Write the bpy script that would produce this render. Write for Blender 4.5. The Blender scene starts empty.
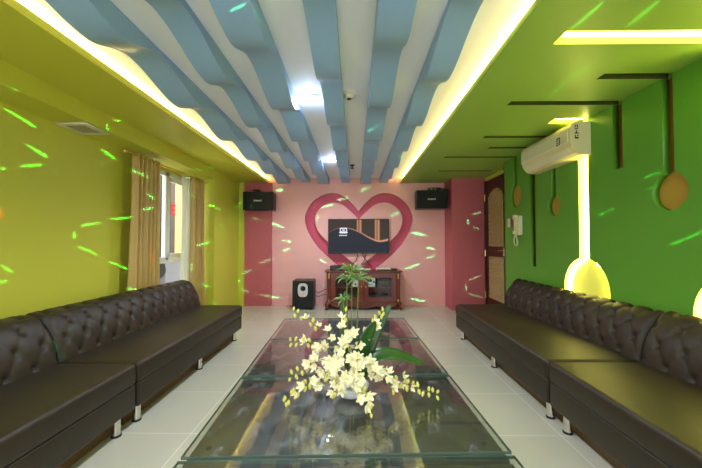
import bpy, bmesh, math, random
from mathutils import Vector, Matrix
random.seed(7)
PI = math.pi
S = bpy.context.scene
COL = S.collection

# ------------------------------------------------------------------ helpers
def lin(c):
    f = lambda v: v / 12.92 if v <= 0.04045 else ((v + 0.055) / 1.055) ** 2.4
    return tuple(f(v / 255.0) for v in c)

def mat(name, rgb, rough=0.5, metal=0.0, bump=0.0, bscale=60.0, vary=0.0, coat=0.0, spec=0.5, sheen=0.0):
    m = bpy.data.materials.new(name); m.use_nodes = True
    nt = m.node_tree; b = nt.nodes['Principled BSDF']
    col = lin(rgb) + (1,)
    b.inputs['Base Color'].default_value = col
    b.inputs['Roughness'].default_value = rough
    b.inputs['Metallic'].default_value = metal
    b.inputs['Specular IOR Level'].default_value = spec
    b.inputs['Coat Weight'].default_value = coat
    b.inputs['Sheen Weight'].default_value = sheen
    if bump or vary:
        tc = nt.nodes.new('ShaderNodeTexCoord'); nz = nt.nodes.new('ShaderNodeTexNoise')
        nz.inputs['Scale'].default_value = bscale; nz.inputs['Detail'].default_value = 4
        nt.links.new(tc.outputs['Object'], nz.inputs['Vector'])
        if bump:
            bp = nt.nodes.new('ShaderNodeBump'); bp.inputs['Strength'].default_value = bump
            bp.inputs['Distance'].default_value = 0.004
            nt.links.new(nz.outputs['Fac'], bp.inputs['Height']); nt.links.new(bp.outputs['Normal'], b.inputs['Normal'])
        if vary:
            mx = nt.nodes.new('ShaderNodeMix'); mx.data_type = 'RGBA'
            mx.inputs['A'].default_value = tuple(max(0, v * (1 - vary)) for v in col[:3]) + (1,)
            mx.inputs['B'].default_value = tuple(min(1, v * (1 + vary)) for v in col[:3]) + (1,)
            nt.links.new(nz.outputs['Fac'], mx.inputs['Factor']); nt.links.new(mx.outputs['Result'], b.inputs['Base Color'])
    return m

def emis(name, rgb, strength):
    m = bpy.data.materials.new(name); m.use_nodes = True
    nt = m.node_tree; nt.nodes.clear()
    e = nt.nodes.new('ShaderNodeEmission'); o = nt.nodes.new('ShaderNodeOutputMaterial')
    e.inputs['Color'].default_value = lin(rgb) + (1,); e.inputs['Strength'].default_value = strength
    nt.links.new(e.outputs[0], o.inputs['Surface'])
    return m

def clear_glass(name, tint=(0.93, 0.97, 0.95), ior=1.5):
    """sheet glass: Fresnel mirror reflection over a clear, faintly tinted sheet"""
    m = bpy.data.materials.new(name); m.use_nodes = True
    nt = m.node_tree; nt.nodes.clear(); N = nt.nodes.new; L = nt.links.new
    o = N('ShaderNodeOutputMaterial'); mx = N('ShaderNodeMixShader'); tr = N('ShaderNodeBsdfTransparent')
    gl = N('ShaderNodeBsdfGlossy'); fr = N('ShaderNodeFresnel'); ge = N('ShaderNodeNewGeometry'); mi = N('ShaderNodeMix')
    mi.data_type = 'FLOAT'; mi.inputs['A'].default_value = ior; mi.inputs['B'].default_value = 1 / ior
    L(ge.outputs['Backfacing'], mi.inputs['Factor']); L(mi.outputs['Result'], fr.inputs['IOR'])
    tr.inputs['Color'].default_value = tint + (1,); gl.inputs['Roughness'].default_value = 0.01
    L(fr.outputs[0], mx.inputs['Fac']); L(tr.outputs[0], mx.inputs[1]); L(gl.outputs[0], mx.inputs[2]); L(mx.outputs[0], o.inputs['Surface'])
    return m

class BM:
    def __init__(s): s.b = bmesh.new()
    def box(s, x0, x1, y0, y1, z0, z1, bevel=0, seg=2):
        t = bmesh.new()
        bmesh.ops.create_cube(t, size=1)
        for v in t.verts:
            v.co = Vector(((x0 + x1) / 2 + v.co.x * (x1 - x0), (y0 + y1) / 2 + v.co.y * (y1 - y0), (z0 + z1) / 2 + v.co.z * (z1 - z0)))
        if bevel:
            bmesh.ops.bevel(t, geom=t.edges[:], offset=bevel, segments=seg, profile=0.5, affect='EDGES', clamp_overlap=True)
        s.merge(t); return s
    def merge(s, t, M=None):
        me = bpy.data.meshes.new('tmp'); t.to_mesh(me); t.free()
        if M: me.transform(M)
        s.b.from_mesh(me); bpy.data.meshes.remove(me); return s
    def tube(s, pts, r, n=8, cap=True):
        pts = [Vector(p) for p in pts]; rings = []; up = None
        for i, p in enumerate(pts):
            d = (pts[min(i + 1, len(pts) - 1)] - pts[max(i - 1, 0)]).normalized()
            if up is None:
                up = Vector((0, 0, 1)) if abs(d.z) < 0.9 else Vector((1, 0, 0))
            a = d.cross(up).normalized(); c = a.cross(d).normalized(); up = c
            rr = r[i] if isinstance(r, (list, tuple)) else r
            rings.append([s.b.verts.new(p + (a * math.cos(2 * PI * k / n) + c * math.sin(2 * PI * k / n)) * rr) for k in range(n)])
        for A, B in zip(rings, rings[1:]):
            for k in range(n): s.b.faces.new((A[k], A[(k + 1) % n], B[(k + 1) % n], B[k]))
        if cap: s.b.faces.new(rings[0][::-1]); s.b.faces.new(rings[-1])
        return s
    def lathe(s, prof, M=None, n=24):
        M = M or Matrix(); rings = []
        for r, z in prof:
            if r < 1e-6: rings.append([s.b.verts.new(M @ Vector((0, 0, z)))])
            else: rings.append([s.b.verts.new(M @ Vector((r * math.cos(2 * PI * k / n), r * math.sin(2 * PI * k / n), z))) for k in range(n)])
        for A, B in zip(rings, rings[1:]):
            for k in range(n):
                k2 = (k + 1) % n
                if len(A) == 1 and len(B) == 1: continue
                if len(A) == 1: s.b.faces.new((A[0], B[k2], B[k]))
                elif len(B) == 1: s.b.faces.new((A[k], A[k2], B[0]))
                else: s.b.faces.new((A[k], A[k2], B[k2], B[k]))
        return s
    def grid(s, P, close=False):
        V = [[s.b.verts.new(p) for p in row] for row in P]
        for A, B in zip(V, V[1:]):
            for k in range(len(A) - 1): s.b.faces.new((A[k], A[k + 1], B[k + 1], B[k]))
        return V
    def prism(s, poly, w0, w1, f):
        """poly (u,v) extruded from w0 to w1, f(u,v,w) -> xyz"""
        A = [s.b.verts.new(f(u, v, w0)) for u, v in poly]; B = [s.b.verts.new(f(u, v, w1)) for u, v in poly]
        n = len(poly)
        for k in range(n): s.b.faces.new((A[k], A[(k + 1) % n], B[(k + 1) % n], B[k]))
        s.b.faces.new(A[::-1]); s.b.faces.new(B); return s
    def mesh(s, name, smooth=False, angle=None):
        bmesh.ops.recalc_face_normals(s.b, faces=s.b.faces[:])
        me = bpy.data.meshes.new(name); s.b.to_mesh(me); s.b.free()
        if smooth:
            for p in me.polygons: p.use_smooth = True
            if angle: me.set_sharp_from_angle(angle=math.radians(angle))
        return me

def put(name, bm, m, parent=None, smooth=False, angle=40, local=False):
    """link one mesh object; geometry is in world space unless local"""
    me = bm if isinstance(bm, bpy.types.Mesh) else bm.mesh(name, smooth, angle)
    o = bpy.data.objects.new(name, me); COL.objects.link(o)
    me.materials.clear(); me.materials.append(m)
    if parent:
        o.parent = parent
        if not local:
            p = Vector(); q = parent
            while q: p += q.location; q = q.parent
            me.transform(Matrix.Translation(-p))
    return o

def tag(o, label, cat, group=None, kind=None):
    o['label'] = label; o['category'] = cat
    if group: o['group'] = group
    if kind: o['kind'] = kind
    return o

def thing(name, loc, label, cat, group=None, rz=0):
    o = bpy.data.objects.new(name, None); COL.objects.link(o); o.empty_display_size = 0.1
    o.location = loc; o.rotation_euler = (0, 0, rz)
    return tag(o, label, cat, group)

def struct(name, bm, m, smooth=False):
    o = put(name, bm, m, None, smooth); o['kind'] = 'structure'; return o

def plate(name, outlines, w0, w1, f):
    """flat board with cut-outs: outlines (u,v) even-odd filled, thick from w0 to w1, mapped by f(u,v,w)"""
    cu = bpy.data.curves.new(name, 'CURVE'); cu.dimensions = '2D'; cu.fill_mode = 'BOTH'; cu.extrude = abs(w1 - w0) / 2
    for pts in outlines:
        sp = cu.splines.new('POLY'); sp.points.add(len(pts) - 1); sp.use_cyclic_u = True
        for p, (u, v) in zip(sp.points, pts): p.co = (u, v, 0, 1)
    ob = bpy.data.objects.new(name, cu); COL.objects.link(ob)
    dg = bpy.context.evaluated_depsgraph_get(); dg.update()
    me = bpy.data.meshes.new_from_object(ob.evaluated_get(dg))
    bpy.data.objects.remove(ob); bpy.data.curves.remove(cu)
    mid = (w0 + w1) / 2
    for v in me.vertices: v.co = Vector(f(v.co.x, v.co.y, v.co.z + mid))
    b = BM(); b.b.from_mesh(me); bpy.data.meshes.remove(me)
    bmesh.ops.remove_doubles(b.b, verts=b.b.verts[:], dist=1e-5)
    return b

def catmull(pts, n=8, closed=False):
    P = [Vector(p) for p in pts]; out = []; N = len(P)
    for i in range(N if closed else N - 1):
        g = lambda k: P[k % N] if closed else P[max(0, min(N - 1, k))]
        p0, p1, p2, p3 = g(i - 1), g(i), g(i + 1), g(i + 2)
        for k in range(n):
            t = k / n
            out.append(0.5 * ((2 * p1) + (p2 - p0) * t + (2 * p0 - 5 * p1 + 4 * p2 - p3) * t * t + (3 * p1 - p0 - 3 * p2 + p3) * t ** 3))
    if not closed: out.append(P[-1])
    return out

def rect(u0, u1, v0, v1): return [(u0, v0), (u1, v0), (u1, v1), (u0, v1)]
def circ(u, v, r, n=40): return [(u + r * math.cos(2 * PI * k / n), v + r * math.sin(2 * PI * k / n)) for k in range(n)]
def copy_thing(root, loc, label):
    r = root.copy(); COL.objects.link(r); r.location = loc; r['label'] = label
    for ch in list(root.children):
        c = ch.copy(); COL.objects.link(c); c.parent = r
        for g in ch.children:
            d = g.copy(); COL.objects.link(d); d.parent = c
    return r

# ------------------------------------------------------------------ materials
M = {}
M['yellow'] = mat('yellow_green_paint', (204, 202, 68), 0.45, bump=0.12, bscale=180)
M['green'] = mat('leaf_green_paint', (94, 156, 46), 0.42, bump=0.12, bscale=180)
M['lime'] = mat('lime_green_paint', (150, 186, 76), 0.45, bump=0.1, bscale=180)
M['gold'] = mat('mustard_paint', (190, 146, 58), 0.5)
M['groove_shade'] = mat('olive_groove_shade', (74, 86, 26), 0.5)  # dark tone puts the shade inside the ceiling grooves into the colour
M['brown'] = mat('brown_paint', (138, 96, 40), 0.5)
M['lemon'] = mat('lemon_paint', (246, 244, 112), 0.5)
M['pink'] = mat('pale_pink_paint', (243, 178, 170), 0.5, bump=0.1, bscale=180)
M['rose'] = mat('rose_paint', (192, 96, 104), 0.5)
M['heart'] = mat('deep_rose_paint', (205, 74, 104), 0.45)
M['white'] = mat('white_ceiling_paint', (246, 246, 246), 0.6, bump=0.08, bscale=150)
M['blue'] = mat('sky_blue_paint', (146, 178, 214), 0.5, bump=0.06, bscale=150)
M['leather'] = mat('dark_brown_leather', (48, 39, 29), 0.45, bump=0.25, bscale=260, vary=0.12, spec=0.36)
M['leather_t'] = mat('charcoal_leather', (98, 91, 88), 0.34, bump=0.12, bscale=240, vary=0.12)
M['chrome'] = mat('chrome', (225, 222, 215), 0.16, metal=1)
M['rubber'] = mat('black_rubber', (18, 18, 18), 0.6)
M['wood_plinth'] = mat('brown_wood', (112, 82, 36), 0.5, vary=0.25, bscale=20)
M['glass'] = clear_glass('table_glass', (0.95, 0.97, 0.96), 2.1)
M['glass_edge'] = mat('glass_edge', (92, 112, 100), 0.12)
M['pane'] = clear_glass('window_glass', (0.96, 0.97, 0.97), 1.25)
M['black'] = mat('black_plastic', (16, 16, 17), 0.4)
M['grille'] = mat('black_speaker_cloth', (24, 23, 20), 0.8, bump=0.3, bscale=600)
M['screen_glass'] = mat('screen_dark', (14, 12, 12), 0.18)
M['offwhite'] = mat('off_white_plastic', (232, 224, 196), 0.35)
M['cream'] = mat('cream_plastic', (236, 222, 170), 0.4)
M['dark'] = mat('dark_grey', (50, 48, 44), 0.5)
M['silver'] = mat('brushed_silver', (198, 198, 192), 0.35, metal=0.6)
M['brass'] = mat('brass', (214, 186, 96), 0.3, metal=0.9)
M['curtain'] = mat('tan_satin', (190, 156, 80), 0.42, bump=0.2, bscale=200, sheen=0.3)
M['upvc'] = mat('white_window_frame', (226, 224, 210), 0.35)
M['petal'] = mat('cream_petal', (250, 240, 202), 0.5, vary=0.08, bscale=40)
M['lip'] = mat('yellow_petal_throat', (246, 228, 150), 0.5)
M['bud'] = mat('pale_green_bud', (222, 214, 110), 0.5)
M['stem'] = mat('green_stem', (96, 120, 50), 0.5)
M['leaf'] = mat('dark_green_leaf', (44, 84, 30), 0.35, vary=0.25, bscale=18)
M['frond'] = mat('palm_green', (104, 140, 64), 0.45, vary=0.2, bscale=30)
M['vase'] = mat('white_ceramic', (226, 228, 230), 0.2)
M['leafside'] = M['leaf']

def wood(name, a, b, rough):
    m = bpy.data.materials.new(name); m.use_nodes = True; nt = m.node_tree; p = nt.nodes['Principled BSDF']
    tc = nt.nodes.new('ShaderNodeTexCoord'); mp = nt.nodes.new('ShaderNodeMapping'); nz = nt.nodes.new('ShaderNodeTexNoise'); mx = nt.nodes.new('ShaderNodeMix')
    mp.inputs['Scale'].default_value = (3, 30, 30); nz.inputs['Scale'].default_value = 2.5; nz.inputs['Detail'].default_value = 6
    mx.data_type = 'RGBA'; mx.inputs['A'].default_value = lin(a) + (1,); mx.inputs['B'].default_value = lin(b) + (1,)
    nt.links.new(tc.outputs['Object'], mp.inputs['Vector']); nt.links.new(mp.outputs[0], nz.inputs['Vector'])
    nt.links.new(nz.outputs['Fac'], mx.inputs['Factor']); nt.links.new(mx.outputs['Result'], p.inputs['Base Color'])
    p.inputs['Roughness'].default_value = rough
    return m
M['mahogany'] = wood('red_mahogany', (78, 26, 18), (132, 54, 36), 0.28)
M['door'] = wood('dark_door_wood', (52, 22, 14), (84, 38, 24), 0.35)

def tile_mat():
    m = bpy.data.materials.new('cream_floor_tiles'); m.use_nodes = True; nt = m.node_tree; p = nt.nodes['Principled BSDF']; N = nt.nodes.new; L = nt.links.new
    tc = N('ShaderNodeTexCoord'); mp = N('ShaderNodeMapping'); br = N('ShaderNodeTexBrick'); nz = N('ShaderNodeTexNoise'); mx = N('ShaderNodeMix')
    mp.inputs['Location'].default_value = (-0.73 + 6, -2.18 + 6, 0)
    L(tc.outputs['Object'], mp.inputs['Vector']); L(mp.outputs[0], br.inputs['Vector'])
    br.offset = 0; br.squash = 1
    br.inputs['Scale'].default_value = 1; br.inputs['Brick Width'].default_value = 0.6; br.inputs['Row Height'].default_value = 0.6
    br.inputs['Mortar Size'].default_value = 0.003; br.inputs['Mortar Smooth'].default_value = 0.3; br.inputs['Bias'].default_value = 0
    br.inputs['Color1'].default_value = lin((212, 207, 184)) + (1,); br.inputs['Color2'].default_value = lin((208, 203, 180)) + (1,)
    br.inputs['Mortar'].default_value = lin((240, 238, 225)) + (1,)
    nz.inputs['Scale'].default_value = 3; nz.inputs['Detail'].default_value = 5; L(tc.outputs['Object'], nz.inputs['Vector'])
    mx.data_type = 'RGBA'; mx.blend_type = 'MULTIPLY'; mx.inputs['Factor'].default_value = 0.12
    L(br.outputs['Color'], mx.inputs['A']); L(nz.outputs['Color'], mx.inputs['B']); L(mx.outputs['Result'], p.inputs['Base Color'])
    p.inputs['Roughness'].default_value = 0.16
    return m
M['tile'] = tile_mat()

def quilt_mat():
    """tan padded fabric with diamond stitching"""
    m = bpy.data.materials.new('tan_quilted_fabric'); m.use_nodes = True; nt = m.node_tree; p = nt.nodes['Principled BSDF']
    p.inputs['Base Color'].default_value = lin((176, 144, 96)) + (1,); p.inputs['Roughness'].default_value = 0.45
    return m
M['quilt'] = quilt_mat()

def sheer_mat():
    m = bpy.data.materials.new('white_sheer_voile'); m.use_nodes = True; nt = m.node_tree; nt.nodes.clear(); N = nt.nodes.new; L = nt.links.new
    o = N('ShaderNodeOutputMaterial'); d = N('ShaderNodeBsdfDiffuse'); t = N('ShaderNodeBsdfTranslucent'); c = N('ShaderNodeBsdfTransparent'); a = N('ShaderNodeMixShader'); b = N('ShaderNodeMixShader')
    d.inputs['Color'].default_value = t.inputs['Color'].default_value = lin((236, 234, 214)) + (1,)
    a.inputs['Fac'].default_value = 0.4; b.inputs['Fac'].default_value = 0.25
    L(d.outputs[0], a.inputs[1]); L(t.outputs[0], a.inputs[2]); L(a.outputs[0], b.inputs[1]); L(c.outputs[0], b.inputs[2]); L(b.outputs[0], o.inputs['Surface'])
    return m
M['sheer'] = sheer_mat()

E_COVE, E_SLOT, E_DOWN = 75.0, 36.0, 60.0
M['cove'] = emis('warm_cove_lamp', (255, 222, 138), E_COVE)
M['slot'] = emis('yellow_slot_lamp', (255, 243, 140), E_SLOT)
M['slot_c'] = emis('yellow_ceiling_slot_lamp', (255, 240, 110), 14)
M['lamp'] = emis('cool_downlight_lamp', (214, 232, 255), E_DOWN)

# ------------------------------------------------------------------ room
YB, YN = 6.57, -2.4          # back wall, rear end of the modelled room
XL, XR, XP = -2.553, 2.20, -2.265
ZS, ZC = 2.42, 2.52
struct('floor', BM().box(XL - .3, 2.6, YN, YB + .2, -0.1, 0), M['tile'])
struct('ceiling', BM().box(-2.3, 2.4, YN, YB + .2, ZC, ZC + .1), M['white'])

# left soffit: slab with open trough on top, bulkhead along the wall
struct('ceiling_soffit_left', BM().box(XP - .02, -1.71, YN, YB, ZS, ZS + .05), M['yellow'])
struct('trim_1', BM().box(XL, XP, YN, 5.30, 2.265, ZS + .06), M['yellow'])                     # bulkhead
struct('trim_2', BM().box(XL, XP, 5.30, YB, 0, ZS + .06), M['yellow'])                         # pier beyond the window
struct('trim_3', BM().box(XP, -2.165, 6.42, YB, 0, ZS), M['yellow'])
struct('trim_4', BM().box(-2.165, -1.647, 6.47, YB + .02, 0, ZS), M['rose'])                   # rose pilaster, left
struct('trim_5', BM().box(1.778, 2.40, 6.09, YB + .02, 0, ZS), M['rose'])                      # rose pier, right

fy = lambda u, v, w: (w, u, v)      # boards facing x: (y, z, x)
fz = lambda u, v, w: (u, v, w)      # boards facing z: (x, y, z)
fb = lambda u, v, w: (u, w, v)      # boards facing y: (x, z, y)
WY0, WY1, WZ0, WZ1 = 3.95, 5.22, 0.45, 2.22
struct('wall_left', plate('wall_left', [rect(YN, 5.32, 0, 2.30), rect(WY0, WY1, WZ0, WZ1)], XL - .14, XL, fy), M['yellow'])

# right wall: board with keyhole grooves over a mustard backing
GR = [  # y centre, width, lower end z, disc (radius, z), lit
    (1.885, .13, .80, (.31, .78), True), (2.336, .085, 1.6, (.135, 1.605), False), (2.78, .10, 1.86, None, False),
    (3.205, .14, .80, (.315, .785), True), (3.685, .085, 1.65, (.118, 1.655), False), (4.11, .12, .948, None, False), (4.56, .10, 1.88, (.16, 1.885), False)]
out = [(YN, 0), (4.90, 0), (4.90, ZS)]
for yc, w, ze, disc, lit in sorted(GR, reverse=True):
    out += [(yc + w / 2, ZS)]
    if disc:
        r, zc = disc; a0 = math.asin(w / 2 / r)
        for k in range(41):
            a = a0 + (2 * PI - 2 * a0) * k / 40      # clockwise seen from the room, from the far lip of the groove
            out.append((yc + r * math.sin(a), zc + r * math.cos(a)))
    else: out += [(yc + w / 2, ze), (yc - w / 2, ze)]
    out += [(yc - w / 2, ZS)]
out += [(YN, ZS)]
GD = .055                            # groove depth
struct('wall_right', plate('wall_right', [out], XR, XR + GD, fy), M['green'])
dark_rects = [(YN, 1.45), (2.13, 2.83), (3.54, 4.90)]
struct('wall_right_backing', BM().box(XR + GD, XR + .12, YN, 4.90, 0, ZS + .05), M['brown'])
for yc, w, ze, disc, lit in GR:
    if disc and not lit: db_ = BM().prism(circ(yc, disc[1], disc[0] + .005), XR + GD - .0015, XR + GD + .001, fy); struct('wall_right_disc', db_, M['gold'])
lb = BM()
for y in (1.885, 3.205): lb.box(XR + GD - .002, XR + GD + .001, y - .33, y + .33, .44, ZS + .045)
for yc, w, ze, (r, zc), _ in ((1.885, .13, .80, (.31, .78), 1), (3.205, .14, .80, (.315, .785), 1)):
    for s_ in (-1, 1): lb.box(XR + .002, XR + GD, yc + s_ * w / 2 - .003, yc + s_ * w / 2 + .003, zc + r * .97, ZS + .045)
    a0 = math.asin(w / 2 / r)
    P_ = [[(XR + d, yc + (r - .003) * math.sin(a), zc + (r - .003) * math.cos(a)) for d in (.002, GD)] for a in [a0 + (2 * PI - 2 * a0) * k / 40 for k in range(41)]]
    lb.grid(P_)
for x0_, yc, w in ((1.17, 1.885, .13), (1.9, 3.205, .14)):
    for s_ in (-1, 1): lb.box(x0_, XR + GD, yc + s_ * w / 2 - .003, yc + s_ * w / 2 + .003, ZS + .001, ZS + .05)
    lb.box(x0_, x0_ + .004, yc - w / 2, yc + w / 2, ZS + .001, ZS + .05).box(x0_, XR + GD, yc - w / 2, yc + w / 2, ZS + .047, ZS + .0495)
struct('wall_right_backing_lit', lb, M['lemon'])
struct('wall_right_recess', BM().box(2.39, 2.5, 4.90, 5.24, 0, ZS).box(2.2, 2.5, 4.88, 4.90, 0, ZS).box(2.39, 2.5, 5.24, 6.10, 2.36, ZS), M['yellow'])

# right soffit with the grooves running on across it
sg = [(1.17, 1.885, .13), (1.735, 2.336, .085), (1.30, 2.785, .085), (1.435, 3.685, .08), (1.66, 4.11, .08), (1.234, 4.56, .07), (1.38, 5.45, .07)]
holes = [rect(x0, XR + GD - .003, y - w / 2, y + w / 2) for x0, y, w in sg] + [rect(1.9, XR + GD - .003, 3.135, 3.275)]
struct('ceiling_soffit_right', plate('ceiling_soffit_right', [rect(.91, 2.45, YN, YB)] + holes, ZS, ZS + .05, fz), M['lime'])
struct('ceiling_soffit_right_backing', plate('ceiling_soffit_right_backing', [rect(1.13, 2.45, YN, YB)] + [h for h, g_ in zip(holes, sg) if g_[1] != 1.885], ZS + .05, ZC - .004, fz), M['groove_shade'])
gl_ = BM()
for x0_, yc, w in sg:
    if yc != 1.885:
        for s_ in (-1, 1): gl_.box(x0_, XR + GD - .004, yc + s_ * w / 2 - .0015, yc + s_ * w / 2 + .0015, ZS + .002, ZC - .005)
struct('ceiling_soffit_right_groove_shade', gl_, M['groove_shade'])  # thin dark strips added to paint shade on the groove sides
struct('ceiling_soffit_right_cap', BM().box(1.13, 2.45, YN, YB, ZC - .004, ZC - .0005), M['groove_shade'])

# back wall with the heart groove
half_o = [(0, 1.87), (.153, 2.04), (.29, 2.155), (.45, 2.222), (.62, 2.218), (.78, 2.155), (.93, 2.04), (1.03, 1.88), (1.075, 1.70), (1.01, 1.46), (.834, 1.175), (.61, .952), (.30, .68), (0, .44)]
half_i = [(0, 1.70), (.153, 1.853), (.323, 1.99), (.48, 2.032), (.60, 2.02), (.73, 1.95), (.84, 1.82), (.868, 1.667), (.80, 1.46), (.615, 1.26), (.32, 1.0), (0, .76)]
def heart(h, cx):
    r = [Vector((x, z, 0)) for x, z in h]; c = catmull(r, 6)
    right = [(cx + p.x, p.y) for p in c]; left = [(cx - p.x, p.y) for p in c[1:-1]][::-1]
    return right + left
HC = 0.072
struct('wall_back', plate('wall_back', [rect(-2.6, 2.6, 0, ZC + .02), heart(half_o, HC), heart(half_i, HC)], YB, YB + .11, fb), M['pink'])
struct('wall_back_heart', BM().box(-1.3, 1.4, YB + .11, YB + .15, .3, 2.35), M['heart'])

# window
fr = BM()
X0, X1 = XL - .10, XL - .04
for a in ((WY0, WY0 + .06, WZ0, WZ1), (WY1 - .06, WY1, WZ0, WZ1), (WY0, WY1, WZ1 - .06, WZ1), (WY0, WY1, WZ0, WZ0 + .05), (WY0, WY1, .96, 1.04), (4.50, 4.58, 1.0, WZ1)):
    fr.box(X0, X1, *a, bevel=.006)
for a in ((4.58, 4.62, 1.04, WZ1 - .06), (5.10, 5.16, 1.04, WZ1 - .06), (4.58, 5.16, WZ1 - .12, WZ1 - .06), (4.58, 5.16, 1.04, 1.09)): fr.box(X0 + .015, X1 - .01, *a, bevel=.004)
wf = struct('window_1', fr, M['upvc'])
put('glass_pane', BM().box(X0 + .025, X0 + .031, WY0 + .03, WY1 - .03, WZ0 + .03, WZ1 - .03), M['pane'], wf)

# ------------------------------------------------------------------ cove lamps, slot lamps, downlights
def strip(name, x0, x1, y0, y1, z0, z1, m, label, cat, n=16, axis='y', group=None):
    b = BM()
    for k in range(n):
        if axis == 'y': b.box(x0, x1, y0 + (y1 - y0) * k / n, y0 + (y1 - y0) * (k + 1) / n, z0, z1)
        elif axis == 'x': b.box(x0 + (x1 - x0) * k / n, x0 + (x1 - x0) * (k + 1) / n, y0, y1, z0, z1)
        else: b.box(x0, x1, y0, y1, z0 + (z1 - z0) * k / n, z0 + (z1 - z0) * (k + 1) / n)
    bmesh.ops.remove_doubles(b.b, verts=b.b.verts[:], dist=1e-5)
    return tag(put(name, b, m), label, cat, group)
strip('cove_light', -1.83, -1.80, YN + .1, YB - .03, ZS + .051, ZS + .063, M['cove'], 'warm strip lamp glowing in the cove over the yellow left soffit', 'light')
strip('cove_light', .995, 1.025, YN + .1, YB - .03, ZS + .051, ZS + .063, M['cove'], 'warm strip lamp glowing in the cove over the green right soffit', 'light')
def slot_lamp(yc, x0, r, zc, label):
    t = thing('slot_light', (XR + .05, yc, 0), label, 'light')
    yy = yc + .03
    b = BM().box(XR + GD - .018, XR + GD - .003, yy - .012, yy + .012, zc + r - .02, ZS)
    put('wall_tube', b, M['slot'], t)
    b = BM().box(x0 + .04, XR + .03, yy - .012, yy + .012, ZS + .03, ZS + .046)
    put('ceiling_tube', b, M['slot_c'], t)
    pts = [(XR + GD - .012, yc + (r - .028) * math.sin(a), zc + (r - .028) * math.cos(a)) for a in [2 * PI * k / 40 + .25 for k in range(37)]]
    put('ring_tube', BM().tube(pts, .010, 6), M['slot'], t)
slot_lamp(1.885, 1.17, .31, .78, 'yellow glowing slot lamp ending in a disc, at the right edge beside the near sofa')
slot_lamp(3.205, 1.9, .315, .785, 'yellow glowing slot lamp running down from the air conditioner to a round disc')

def downlight(x, y, label, group=None):
    t = thing('downlight', (x, y, ZC), label, 'light', group)
    put('housing', plate('housing', [rect(x - .085, x + .085, y - .05, y + .05), circ(x - .04, y, .03, 20), circ(x + .04, y, .03, 20)], ZC - .012, ZC - .001, fz), M['offwhite'], t)
    for s in (-1, 1):
        put('lamp', BM().lathe([(0, -.006), (.027, -.006), (.027, -.003), (0, -.003)], Matrix.Translation((x + s * .04, y, ZC)), 16), M['lamp'], t)
downlight(-.40, 2.865, 'twin downlight on the white ceiling nearer the smoke detector')
downlight(-.37, 5.09, 'twin downlight on the white ceiling nearer the back wall')

# ------------------------------------------------------------------ blue wavy ceiling baffles
FINS = [(-1.50, -1.285, 1.79, 'outermost wavy blue ceiling baffle along the left cove light'),
        (-1.06, -.89, 2.28, 'wavy blue ceiling baffle, second from the left cove light'),
        (-.71, -.51, 1.83, 'wavy blue ceiling baffle left of the twin downlights'),
        (-.268, -.10, 2.22, 'wavy blue ceiling baffle between the twin downlights and the smoke detector'),
        (.115, .30, 1.80, 'wavy blue ceiling baffle just right of the smoke detector'),
        (.49, .655, 2.26, 'outermost wavy blue ceiling baffle along the right cove light')]
def wave(t):                         # short rise to a crest, long fall to the next low point
    t %= 1
    return .5 - .5 * math.cos(PI * t / .38) if t < .38 else .5 + .5 * math.cos(PI * (t - .38) / .62)
for x0, x1, ph, lab in FINS:
    b = BM(); n = 300; rows = []
    for k in range(n + 1):
        y = YN + (YB - YN) * k / n
        z = 2.385 + .095 * wave((y - ph) / .92)
        rows.append([(x0, y, ZC - .001), (x0, y, z), (x1, y, z), (x1, y, ZC - .001)])
    V = b.grid(rows)
    for r in (V[0], V[-1]): b.b.faces.new(r)
    for A, B in zip(V, V[1:]): b.b.faces.new((A[3], A[0], B[0], B[3]))
    tag(put('ceiling_baffle', b, M['blue'], None, True, 40), lab, 'ceiling baffle', 'wavy blue ceiling baffles')

# ------------------------------------------------------------------ ceiling fittings
t = thing('smoke_detector', (-.05, 2.79, ZC), 'round white smoke detector on the ceiling between two blue baffles', 'smoke detector')
put('base', BM().lathe([(0, 0), (.064, 0), (.064, -.018), (.058, -.022), (0, -.022)], Matrix.Translation((-.05, 2.79, ZC))), M['offwhite'], t, True)
put('sensor_head', BM().lathe([(.046, -.022), (.044, -.04), (.034, -.05), (0, -.05)], Matrix.Translation((-.05, 2.79, ZC))), M['offwhite'], t, True)
put('sensor_vent', BM().lathe([(0, -.058), (.016, -.056), (.02, -.049), (0, -.049)], Matrix.Translation((-.05, 2.79, ZC))), M['dark'], t, True)
t = thing('fire_sprinkler', (-.045, 5.43, ZC + .001), 'small dark fire sprinkler on the ceiling near the back wall', 'sprinkler')
put('rose', BM().lathe([(0, 0), (.04, 0), (.035, -.012), (0, -.014)], Matrix.Translation((-.045, 5.43, ZC))), M['dark'], t, True)
put('nozzle', BM().lathe([(0, -.01), (.012, -.01), (.01, -.05), (.03, -.055), (.03, -.06), (0, -.06)], Matrix.Translation((-.045, 5.43, ZC)), 12), M['dark'], t)
t = thing('air_vent', (-2.42, 2.9, 2.265), 'pale square air vent in the yellow bulkhead over the left wall', 'vent')
put('frame', plate('frame', [rect(-2.55, -2.285, 2.755, 3.04), rect(-2.505, -2.33, 2.80, 2.995)], 2.252, 2.264, fz), M['offwhite'], t)
b = BM()
for k in range(9): b.box(-2.505, -2.33, 2.803 + k * .0215, 2.818 + k * .0215, 2.255, 2.263)
put('grille', b, mat('vent_grille', (176, 164, 120), .5), t)

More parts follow.
